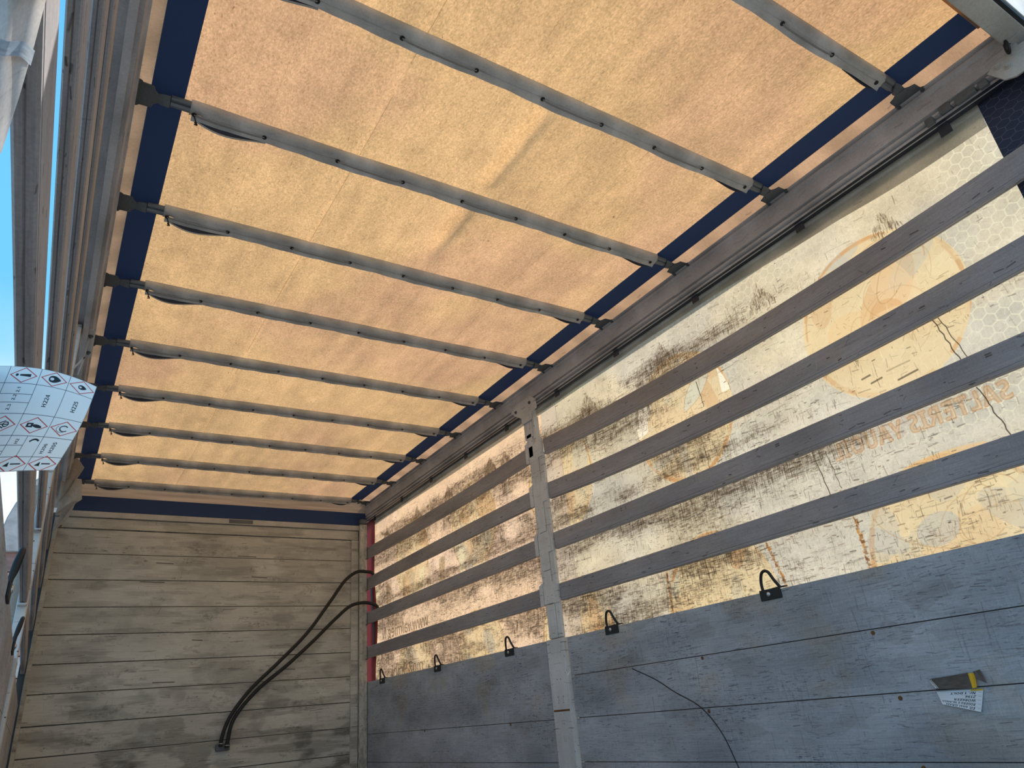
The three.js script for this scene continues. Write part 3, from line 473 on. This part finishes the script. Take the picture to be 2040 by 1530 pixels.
{ // rear right corner post head
  const p = thing('post', 'grey rear corner post end at the top right, with two bolts', 'post');
  part('corner_tube', rbox(2.44, 2.492, 0, 2.60, -0.40, -0.32, 0.006), M.headerGrey, p);
  part('head_plate', plate([[-0.535, 2.575], [-0.50, 2.60], [-0.33, 2.60], [-0.33, 2.51], [-0.47, 2.50], [-0.50, 2.515]], 0.006, 0.0015).rotateY(-Math.PI / 2).translate(2.437, 0, 0), M.headerGrey, p);
  for (const [y, z] of [[2.575, -0.50], [2.553, -0.475]]) part('bolt', boltGeo, M.headerGrey, p, [2.424, y, z], [0, 0, Math.PI / 2]);
  const c = thing('cable_ring', 'small black cable loop hanging at the top right corner below the header', 'cable');
  part('loop', new THREE.TorusGeometry(0.021, 0.0045, 8, 28).scale(0.8, 1.1, 1).rotateY(0.5), M.black, c, [2.405, 2.60, -0.45]);
  part('tail', tube([[2.418, 2.617, -0.455], [2.435, 2.63, -0.43], [2.46, 2.64, -0.41]], 0.0045, 12, 8), M.black, c);
}
{ // side curtain
  const c = thing('side_curtain', 'translucent cream side curtain behind the right slats, printed and grimy', 'curtain'), X = 2.52;
  const wave = (y, z) => X + 0.006 * Math.sin(z * 2.3 + y) + (fbm(z * 3, y * 3, 3) - 0.5) * 0.012;
  const pan = (z0, z1, n) => sheet(n, 40, (u, v) => { const z = z0 + (z1 - z0) * u, y = 1.0 + 1.53 * v; return [wave(y, z), y, z]; }, (u, v) => [u, 1.53 / 1.6 * v]);
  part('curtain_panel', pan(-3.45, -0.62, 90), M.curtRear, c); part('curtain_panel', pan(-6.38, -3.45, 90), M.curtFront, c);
  part('lower_skirt', sheet(20, 4, (u, v) => [X, 0.05 + 0.95 * v, -6.3 + 5.68 * u]), M.hemCloth, c);
  part('top_hem', sheet(120, 3, (u, v) => { const z = -6.33 + 5.71 * u, sm = 2.512 - 0.055 * sst(-2.3, -0.75, z) - 0.006 * Math.sin(Math.PI * Math.abs((z / 0.61) % 1)); return [wave(2.48, z) - 0.006, sm + (2.574 - sm) * v, z]; }, (u, v) => [u * 6, v * 0.1]), M.hemCloth, c);
  part('rear_panel', sheet(6, 30, (u, v) => [wave(v, -0.62 + u * .3), 0.3 + 2.28 * v, -0.62 + 0.3 * u], (u, v) => [0.3 * u / 0.0838, 2.28 * v / 0.0726 / 2]), M.navyHex, c);
  const redEnd = (y) => { const k = [[0.3, -6.29], [1.2, -6.285], [1.45, -6.24], [1.6, -6.222], [1.8, -6.27], [2.05, -6.312], [2.4, -6.292], [2.56, -6.29]]; for (let i = 0; i + 1 < k.length; i++) if (y <= k[i + 1][0]) return k[i][1] + (k[i + 1][1] - k[i][1]) * (y - k[i][0]) / (k[i + 1][0] - k[i][0]); return -6.29; };
  part('front_edge', sheet(4, 50, (u, v) => { const y = 0.3 + 2.26 * v; return [X - 0.010 + 0.002 * Math.sin(v * 9), y, -6.56 + (redEnd(y) + 6.56) * u]; }), M.redCloth, c);
  part('front_strap', sheet(2, 24, (u, v) => [X - 0.016, 1.3 + 0.62 * v, -6.36 + 0.05 * u + 0.03 * Math.sin(v * 5)]), M.black, c);
  const tab = plate([[-0.02, 0], [0.02, 0], [0.018, 0.075], [-0.018, 0.075]], 0.004, 0.001).rotateY(-Math.PI / 2);
  for (const z of [-0.727, -1.358, -1.982, -2.602, -3.182, -3.788, -4.384, -4.982, -5.57, -6.2]) part('roller_tab', tab, M.trackMetal, c, [2.478, z < -0.7 && z > -0.8 ? 2.495 : 2.507, z]);
}
// lashing loops
{
  const l = thing('lashing_loop', '', 'lashing loop', 'black lashing loops on the drop sides', [RX, 1.09, 0]);
  part('loop_plate', rbox(-0.006, 0, -0.022, 0.02, -0.052, 0.052, 0.002), M.black, l);
  part('hoop', tube([[-0.002, 0.012, -0.034], [-0.006, 0.05, -0.031], [-0.012, 0.083, -0.014], [-0.013, 0.09, 0.002], [-0.012, 0.084, 0.017], [-0.006, 0.05, 0.033], [0.006, 0.018, 0.046]], 0.0062, 40, 10), M.black, l);
  part('hinge_tip', rbox(-0.003, 0.016, 0.017, 0.021, 0.03, 0.075, 0.001), M.black, l);
  part('bolt_head', new THREE.SphereGeometry(0.0095, 14, 10).scale(0.5, 1, 1), M.chrome, l, [-0.007, 0.0, -0.008]);
  const spots = [[-1.925, 'black lashing loop on the right board wall edge, the nearest and largest of the row'], [-2.94, 'black lashing loop on the right board wall just behind the middle post'], [-3.945, 'black lashing loop just in front of the middle post on the dark boards'], [-4.947, 'black lashing loop on the dark boards midway from the middle post to the front corner'], [-5.99, 'black lashing loop closest to the front corner and its red curtain edge']];
  spots.forEach(([z, label], i) => { const o = i ? copyOf(l, label) : l; o.userData.label = label; o.position.set(RX, 1.092, z); });
  [[-1.93, 'black lashing loop on top of the left drop side, the nearer of the two there'], [-2.95, 'black lashing loop on top of the left drop side, next to the chipped left post']].forEach(([z, label]) => { const o = copyOf(l, label); o.position.set(LX, 1.092, z); o.rotation.y = Math.PI; });
}
// ================================================================ LEFT SIDE
SY.forEach(([a, b], i) => {
  const l = thing('side_batten', `${SN[i]} grey slat of the open left side, nearest the camera`, 'slat', 'slats of the open left side'); part('slat_board', slatGeo([-0.080, -0.079, -0.081, -0.0805][i], [-0.8, -0.8, -0.76, -0.98][i], a, b, -3.39, -0.42, 0, 0.17 * i + 0.3), M.slat, l);
  const r = thing('side_batten', `${SN[i]} grey slat of the left side, beyond the left post`, 'slat', 'slats of the open left side'); part('slat_board', slatGeo(-0.081, -1, a, b, -6.36, -3.53, 0, 0.17 * i + 0.8), M.slat, r);
});
{
  const d = thing('drop_side', 'olive-grey board drop side along the open left edge of the trailer', 'side wall'), s = [1.105, 0.905, 0.698, 0.492, 0.29, 0.08, 0];
  for (let i = 0; i + 1 < s.length; i++) part('plank', rbox(LX - 0.018, LX, s[i + 1] + 0.001, s[i] - 0.001, -3.335, -0.42, 0.002, [3, 1.15, 0.4, 0]), M.board, d);
  const e = thing('drop_side', 'dark board drop side on the left beyond the chipped post, near the front wall', 'side wall');
  for (let i = 0; i + 1 < s.length; i++) part('plank', rbox(LX - 0.018, LX, s[i + 1] + 0.001, s[i] - 0.001, -6.36, -3.54, 0.002, [3, 1.15, 0.1, 0]), M.board, e);
  for (const [q, za, zb] of [[d, -3.333, -0.422], [e, -6.358, -3.542]]) part('backing', rbox(LX - 0.0265, LX - 0.019, 0, 1.10, za, zb, 0.001), M.bracketSteel, q);
  const p = thing('post', 'white steel post of the left side with peeling paint', 'post'), P = (n, ...a) => part(n, remapPost(rbox(...a, 0.004)), M.postPaint, p);
  P('body', -0.112, -0.076, 1.1, 2.56, -3.51, -3.40); P('foot', -0.115, -0.074, 0, 1.1, -3.535, -3.34);
  SY.forEach(([a]) => P('slat_pocket', -0.11, -0.078, a - 0.012, a - 0.002, -3.42, -3.36));
  P('head_plate', -0.075, -0.02, 2.56, 2.566, -3.74, -3.44);
  for (const z of [-3.5, -3.68]) part('bolt', boltGeo, M.bracketSteel, p, [-0.035, 2.553, z], [Math.PI, 0, 0]);
  const st = thing('strap', 'thin white strap hanging in a triangle from the left roof rail bracket', 'strap');
  const rib = (a, b, w) => sweep([[-w, -0.001], [w, -0.001], [w, 0.001], [-w, 0.001]], lin(0, 1, 8), (t, p1, p2) => [a[0] + (b[0] - a[0]) * t + p1, a[1] + (b[1] - a[1]) * t, a[2] + (b[2] - a[2]) * t + p2]);
  part('long_leg', rib([-0.042, 2.552, -3.53], [-0.046, 2.50, -3.62], 0.003), M.white, st);
  part('short_leg', rib([-0.046, 2.50, -3.62], [-0.083, 2.43, -3.62], 0.0045), M.white, st);
  part('thin_leg', rib([-0.046, 2.50, -3.62], [-0.06, 2.40, -3.62], 0.0025), M.white, st);
  part('foot_leg', rib([-0.06, 2.40, -3.62], [-0.076, 2.402, -3.62], 0.003), M.white, st);
}
{ // curtain gathered up in the front left corner
  phys('gathered', { color: '#eee4d4', map: T.grey, roughness: 0.9, transmission: 0.5, thickness: 0, side: THREE.DoubleSide });
  const c = thing('gathered_curtain', 'crumpled translucent curtain bunched in the front left corner under the roof', 'curtain');
  const fan = (pts, root, name) => part(name, sheet(20, 10, (u, v) => { const i = Math.min(pts.length - 2, Math.floor(u * (pts.length - 1))), f = u * (pts.length - 1) - i, a = pts[i], b = pts[i + 1], q = [0, 1, 2].map((k) => a[k] + (b[k] - a[k]) * f), w = 0.012 * Math.sin(u * 13 + v * 4) * v; return [root[0] + (q[0] - root[0]) * v, root[1] + (q[1] - root[1]) * v + w, root[2] + (q[2] - root[2]) * v + w * 2]; }, (u, v) => [u * .3, v * .3]), M.gathered, c);
  fan([[-0.07, 2.72, -5.62], [-0.02, 2.69, -5.7], [0.055, 2.66, -5.74], [0.02, 2.57, -5.8], [-0.02, 2.50, -5.85]], [-0.074, 2.40, -5.9], 'upper_fold');
  fan([[-0.03, 2.585, -5.8], [0.05, 2.55, -5.78], [0.075, 2.44, -5.8], [0.03, 2.40, -5.84], [-0.04, 2.38, -5.9]], [-0.074, 2.34, -5.95], 'middle_fold');
  fan([[-0.01, 2.47, -6.0], [0.045, 2.46, -6.05], [0.0, 2.36, -6.15], [-0.06, 2.33, -6.2]], [-0.074, 2.26, -6.15], 'lower_fold');
  part('outer_bundle', sheet(60, 12, (u, v) => { const t = u * 5.2; return [-0.19 - 0.035 * Math.cos(t * 9) - 0.02 * v, 0.2 + 2.3 * v, -6.35 + 0.55 * u + 0.03 * Math.sin(t * 9)]; }), M.gathered, c);
}
{ // white tarpaulin corner hanging over the left slats, close by
  phys('whiteTarp', { color: '#fff0e6', map: T.grey, roughness: 0.9, transmission: 0.6, thickness: 0, side: THREE.DoubleSide });
  const c = thing('tarpaulin_corner', 'pale whitish tarpaulin corner hanging close by at the upper left edge', 'tarpaulin');
  const L = [[-0.115, 1.36], [-0.108, 1.30], [-0.112, 1.22], [-0.104, 1.16], [-0.088, 1.125], [-0.084, 1.085]].reverse(), R = [[-0.066, 1.36], [-0.0785, 1.303], [-0.0775, 1.25], [-0.0775, 1.195], [-0.0785, 1.14], [-0.083, 1.115]].reverse();
  const at = (P, v) => { const i = Math.min(P.length - 2, Math.floor(v * (P.length - 1))), f = v * (P.length - 1) - i; return [P[i][0] + (P[i + 1][0] - P[i][0]) * f, P[i][1] + (P[i + 1][1] - P[i][1]) * f]; };
  const surf = (dz) => sheet(14, 40, (u, v) => { const a = at(L, v), b = at(R, v); return [a[0] + (b[0] - a[0]) * u, a[1] + (b[1] - a[1]) * u, -0.5 + dz + 0.004 * Math.sin(u * 7 + v * 3)]; }, (u, v) => [u * .15, v * .5]);
  part('cloth', surf(0), M.whiteTarp, c);
  part('stripe', sheet(10, 3, (u, v) => [-0.106 + 0.030 * u, 1.232 - 0.006 * u + 0.016 * v, -0.496 + 0.004 * Math.sin(u * 7 + 2.5)]), Object.assign(M.whiteTarp.clone(), { color: new THREE.Color('#ccd6e2'), name: 'paleBlueStripe' }), c);
}
{ // curled hazard sheet
  const cv = document.createElement('canvas'); cv.width = 1024; cv.height = 1024; const x = cv.getContext('2d');
  x.fillStyle = '#f6f6f4'; x.fillRect(0, 0, 1024, 1024);
  const colX = [1024, 745, 452, 150, -140], rowY = [0, 175, 480, 690, 890, 1024];
  x.strokeStyle = '#4a4d55'; x.lineWidth = 5;
  for (const q of colX) { x.beginPath(); x.moveTo(q, 0); x.lineTo(q, 1024); x.stroke(); }
  for (const q of rowY) { x.beginPath(); x.moveTo(0, q); x.lineTo(1024, q); x.stroke(); }
  for (const [a, b, y] of [[150, 452, 285], [150, 452, 370], [150, 452, 780], [452, 600, 780], [150, 452, 835]]) { x.beginPath(); x.moveTo(a, y); x.lineTo(b, y); x.stroke(); }
  x.beginPath(); x.moveTo(600, 690); x.lineTo(600, 890); x.stroke();
  const dia = (cx, cy, draw) => { x.strokeStyle = '#c8473f'; x.lineWidth = 8; x.beginPath(); x.moveTo(cx - 125, cy); x.lineTo(cx, cy - 78); x.lineTo(cx + 125, cy); x.lineTo(cx, cy + 78); x.closePath(); x.stroke(); x.fillStyle = '#1b1e24'; x.strokeStyle = '#1b1e24'; x.save(); x.translate(cx, cy); draw(); x.restore(); };
  const drop = (s, hollow) => () => { x.beginPath(); x.moveTo(70 * s, 0); x.quadraticCurveTo(10, -55 * s, -40 * s, -30 * s); x.quadraticCurveTo(-70 * s, 0, -40 * s, 30 * s); x.quadraticCurveTo(10, 55 * s, 70 * s, 0); x.fill(); if (hollow) { x.fillStyle = '#e6e7ea'; x.beginPath(); x.ellipse(-22 * s, 0, 20 * s, 16 * s, 0, 0, 7); x.fill(); } };
  dia(300, 88, () => { x.beginPath(); x.arc(-62, 0, 14, 0, 7); x.fill(); x.beginPath(); x.moveTo(-35, -8); x.lineTo(70, -16); x.lineTo(70, 16); x.lineTo(-35, 8); x.fill(); });
  dia(600, 88, drop(1, true)); dia(886, 88, drop(0.7, true));
  dia(300, 585, () => { x.lineWidth = 9; for (let i = 0; i < 6; i++) { x.beginPath(); x.moveTo(-50, 0); x.lineTo(60 * Math.cos(i * 1.05), 40 * Math.sin(i * 1.05)); x.stroke(); } x.beginPath(); x.ellipse(40, 0, 24, 22, 0, 0, 7); x.stroke(); });
  dia(600, 585, () => { x.fillRect(-70, -22, 60, 44); x.beginPath(); x.ellipse(30, 8, 46, 16, 0.2, 0, 7); x.fill(); x.fillStyle = '#e6e7ea'; x.fillRect(-52, -8, 22, 16); });
  dia(886, 585, () => { x.lineWidth = 10; x.beginPath(); x.ellipse(0, 0, 38, 30, 0, 0.6, 5.6); x.stroke(); x.lineWidth = 4; x.beginPath(); x.ellipse(-20, 6, 50, 36, 0, 1, 4); x.stroke(); });
  dia(300, 957, () => { x.lineWidth = 8; for (let i = 0; i < 5; i++) { x.beginPath(); x.moveTo(-30, 10); x.lineTo(-30 + 70 * Math.cos(i - 2), 10 + 46 * Math.sin(i - 2)); x.stroke(); } });
  dia(600, 957, () => { x.beginPath(); x.moveTo(-70, 18); x.lineTo(-30, -20); x.lineTo(-20, 24); x.fill(); x.fillRect(-10, -6, 90, 12); });
  dia(880, 957, () => { x.beginPath(); x.moveTo(-70, 18); x.lineTo(-30, -20); x.lineTo(-20, 24); x.fill(); x.fillRect(-10, -6, 80, 12); });
  x.fillStyle = '#31343c'; x.font = 'bold 58px sans-serif'; const vt = (s, cx, cy, f = 58) => { x.save(); x.translate(cx, cy); x.rotate(-1.57); x.font = `bold ${f}px sans-serif`; x.fillText(s, 0, 0); x.restore(); };
  vt('H224', 620, 400); vt('H225', 905, 400); vt('H205', 900, 850, 50); vt('H206', 820, 860, 44); vt('2.1', 320, 270, 44); vt('2.2', 310, 350, 44); vt('2.3', 300, 450, 44); vt('4.1', 330, 770, 36); vt('4.2', 320, 825, 36); vt('H2', 540, 770, 40);
  x.beginPath(); x.moveTo(640, 745); x.quadraticCurveTo(680, 700, 720, 735); x.lineWidth = 16; x.strokeStyle = '#1b1e24'; x.stroke(); x.beginPath(); x.moveTo(240, 880); x.lineTo(260, 845); x.lineTo(300, 870); x.lineWidth = 18; x.stroke();
  std('hazardPrint', { map: texOf(cv), roughness: 0.55, side: THREE.DoubleSide });
  std('paperBack', { color: '#dcdcdc', roughness: 0.7, side: THREE.DoubleSide });
  const s = thing('hazard_sheet', 'curled white sheet of red hazard diamonds peeling off the left drop side', 'sheet');
  const f = (dz) => (u, v) => { const tx = -0.084 + 0.09 * u, ty = 1.110 + 0.003 * Math.sin(u * 2.6) - 0.010 * u * u, bx = -0.108 + 0.09 * u, by = 0.990 + 0.016 * u, k = 1 - v, cx = tx + (bx - tx) * k + 0.004 * Math.sin(k * 3.1), cy = ty + (by - ty) * k; return [Math.max(cx, -0.0845), cy, -0.8 + 0.012 * Math.sin(u * 2.2 + 0.4) + 0.006 * Math.sin(k * 3) + dz]; };
  part('printed_face', sheet(24, 24, f(0)), M.hazardPrint, s); part('paper_back', sheet(24, 24, f(-0.0008)), M.paperBack, s);
}
{ // yard hall far beyond the left side
  std('hallPink', { color: '#d39f93', map: T.grey, roughness: 0.9 }); std('hallGrey', { color: '#c9c6c8', map: T.grey, roughness: 0.8 });
  const b = thing('building', 'pinkish round-roofed hall seen through the gap of the left slats', 'building'), z = -16, pts = [];
  for (let i = 0; i <= 24; i++) { const t = Math.PI * (1 - i / 24); pts.push([0.95 + 1.95 * Math.cos(t), 4.35 + 2.2 * Math.sin(t)]); }
  part('roof', plate([...pts, [2.9, 4.3], [-1.0, 4.3]], 6, 0.02).translate(0, 0, z - 6), M.hallGrey, b);
  for (let i = 0; i < 15; i++) part('wall_panel', new THREE.BoxGeometry(3.84, 0.35, 5.9).translate(0.95, 4.3 - 0.19 - i * 0.37, z - 3), i % 3 === 2 ? M.hallGrey : M.hallPink, b);
}

// ================================================================ SMALL THINGS
{ // two black hoses from the hole in the front wall to the slats
  const P = [[[1.268, 0.715, -6.322], [1.272, 0.775, -6.318], [1.31, 0.90, -6.312], [1.45, 1.095, -6.308], [1.66, 1.29, -6.308], [1.90, 1.525, -6.308], [2.10, 1.79, -6.308], [2.24, 1.98, -6.30], [2.34, 2.045, -6.285], [2.42, 2.045, -6.275], [2.476, 2.03, -6.265], [2.4925, 1.95, -6.26]],
    [[1.312, 0.70, -6.322], [1.317, 0.75, -6.32], [1.345, 0.89, -6.318], [1.50, 1.085, -6.318], [1.75, 1.28, -6.318], [1.97, 1.47, -6.318], [2.15, 1.64, -6.312], [2.28, 1.745, -6.29], [2.38, 1.765, -6.25], [2.44, 1.748, -6.2], [2.476, 1.722, -6.17], [2.4925, 1.64, -6.15]]];
  const lab = ['upper of two black hoses looping from the front wall hole to the second slat', 'lower of two black hoses looping from the front wall hole to the third slat'];
  P.forEach((pts, i) => { const h = thing('hose', lab[i], 'hose', 'black hoses at the front wall'); part('tube', tube(pts, 0.0145, 90, 12), M.rubber, h); part('end_clip', new THREE.TorusGeometry(0.0155, 0.0035, 8, 18).rotateX(Math.PI / 2), M.chrome, h, [pts[0][0] + 0.002, pts[0][1] + 0.02, pts[0][2]], [0, 0, -0.08]); });
  const o = thing('hose_outlet', 'small dark outlet plate in the front wall where both hoses end', 'outlet'); part('outlet_plate', rbox(1.238, 1.342, 0.685, 0.735, FZ + 0.001, FZ + 0.03, 0.006), M.bracketSteel, o);
}
{ // torn delivery label on the right boards
  const cv = document.createElement('canvas'); cv.width = 512; cv.height = 330; const x = cv.getContext('2d');
  x.fillStyle = '#dfe6ee'; x.fillRect(0, 0, 512, 330); x.fillStyle = '#e2b52e'; x.fillRect(380, 0, 132, 26);
  x.save(); x.translate(512, 330); x.rotate(Math.PI); x.strokeStyle = '#8c929c'; x.lineWidth = 2; x.fillStyle = '#20242c';
  ['Eil: onsi GRAN', 'ROGERU E NLANDA', 'WORKEER', '2194', 'Nr. 1 DOLT'].forEach((s, i) => { x.font = '12px sans-serif'; x.fillText('Name:', 14, 44 + i * 60); x.font = 'italic bold 56px sans-serif'; x.fillText(s, 70, 52 + i * 60, 420); x.beginPath(); x.moveTo(10, 58 + i * 60); x.lineTo(500, 58 + i * 60); x.stroke(); }); x.restore();
  std('labelPrint', { map: texOf(cv), roughness: 0.6, side: THREE.DoubleSide }); std('tapeBrown', { color: '#6d655f', map: T.grey, roughness: 0.7, side: THREE.DoubleSide }); std('labelYellow', { color: '#e3b520', roughness: 0.6, side: THREE.DoubleSide });
  const t = thing('torn_label', 'torn white delivery label hanging upside down with brown tape and yellow strip', 'label');
  const quad = (a, b, c, d, dx, curl = 0) => sheet(12, 8, (u, v) => { const p = [0, 1].map((k) => (d[k] * (1 - u) + c[k] * u) * (1 - v) + (a[k] * (1 - u) + b[k] * u) * v); return [RX - dx - curl * (1 - v) * (1 - v) - 0.001 * Math.sin(u * 9), p[1], p[0]]; });
  part('paper', quad([-1.382, 0.693], [-1.236, 0.692], [-1.262, 0.629], [-1.372, 0.657], 0.003, 0.006), M.labelPrint, t);
  part('tape', quad([-1.39, 0.731], [-1.262, 0.74], [-1.264, 0.696], [-1.375, 0.700], 0.006, 0.004), M.tapeBrown, t);
  part('torn_edge', quad([-1.392, 0.722], [-1.384, 0.73], [-1.366, 0.703], [-1.378, 0.703], 0.0085, 0.002), M.white, t);
  part('yellow_strip', quad([-1.264, 0.738], [-1.243, 0.737], [-1.25, 0.697], [-1.265, 0.695], 0.007, 0.002), M.labelYellow, t);
  part('curled_corner', quad([-1.248, 0.741], [-1.224, 0.746], [-1.211, 0.706], [-1.240, 0.722], 0.008, 0.012), M.tapeBrown, t);
}
scene.traverse((o) => { if (o.isMesh) { o.castShadow = true; o.receiveShadow = true; } });
renderer.render(scene, camera);
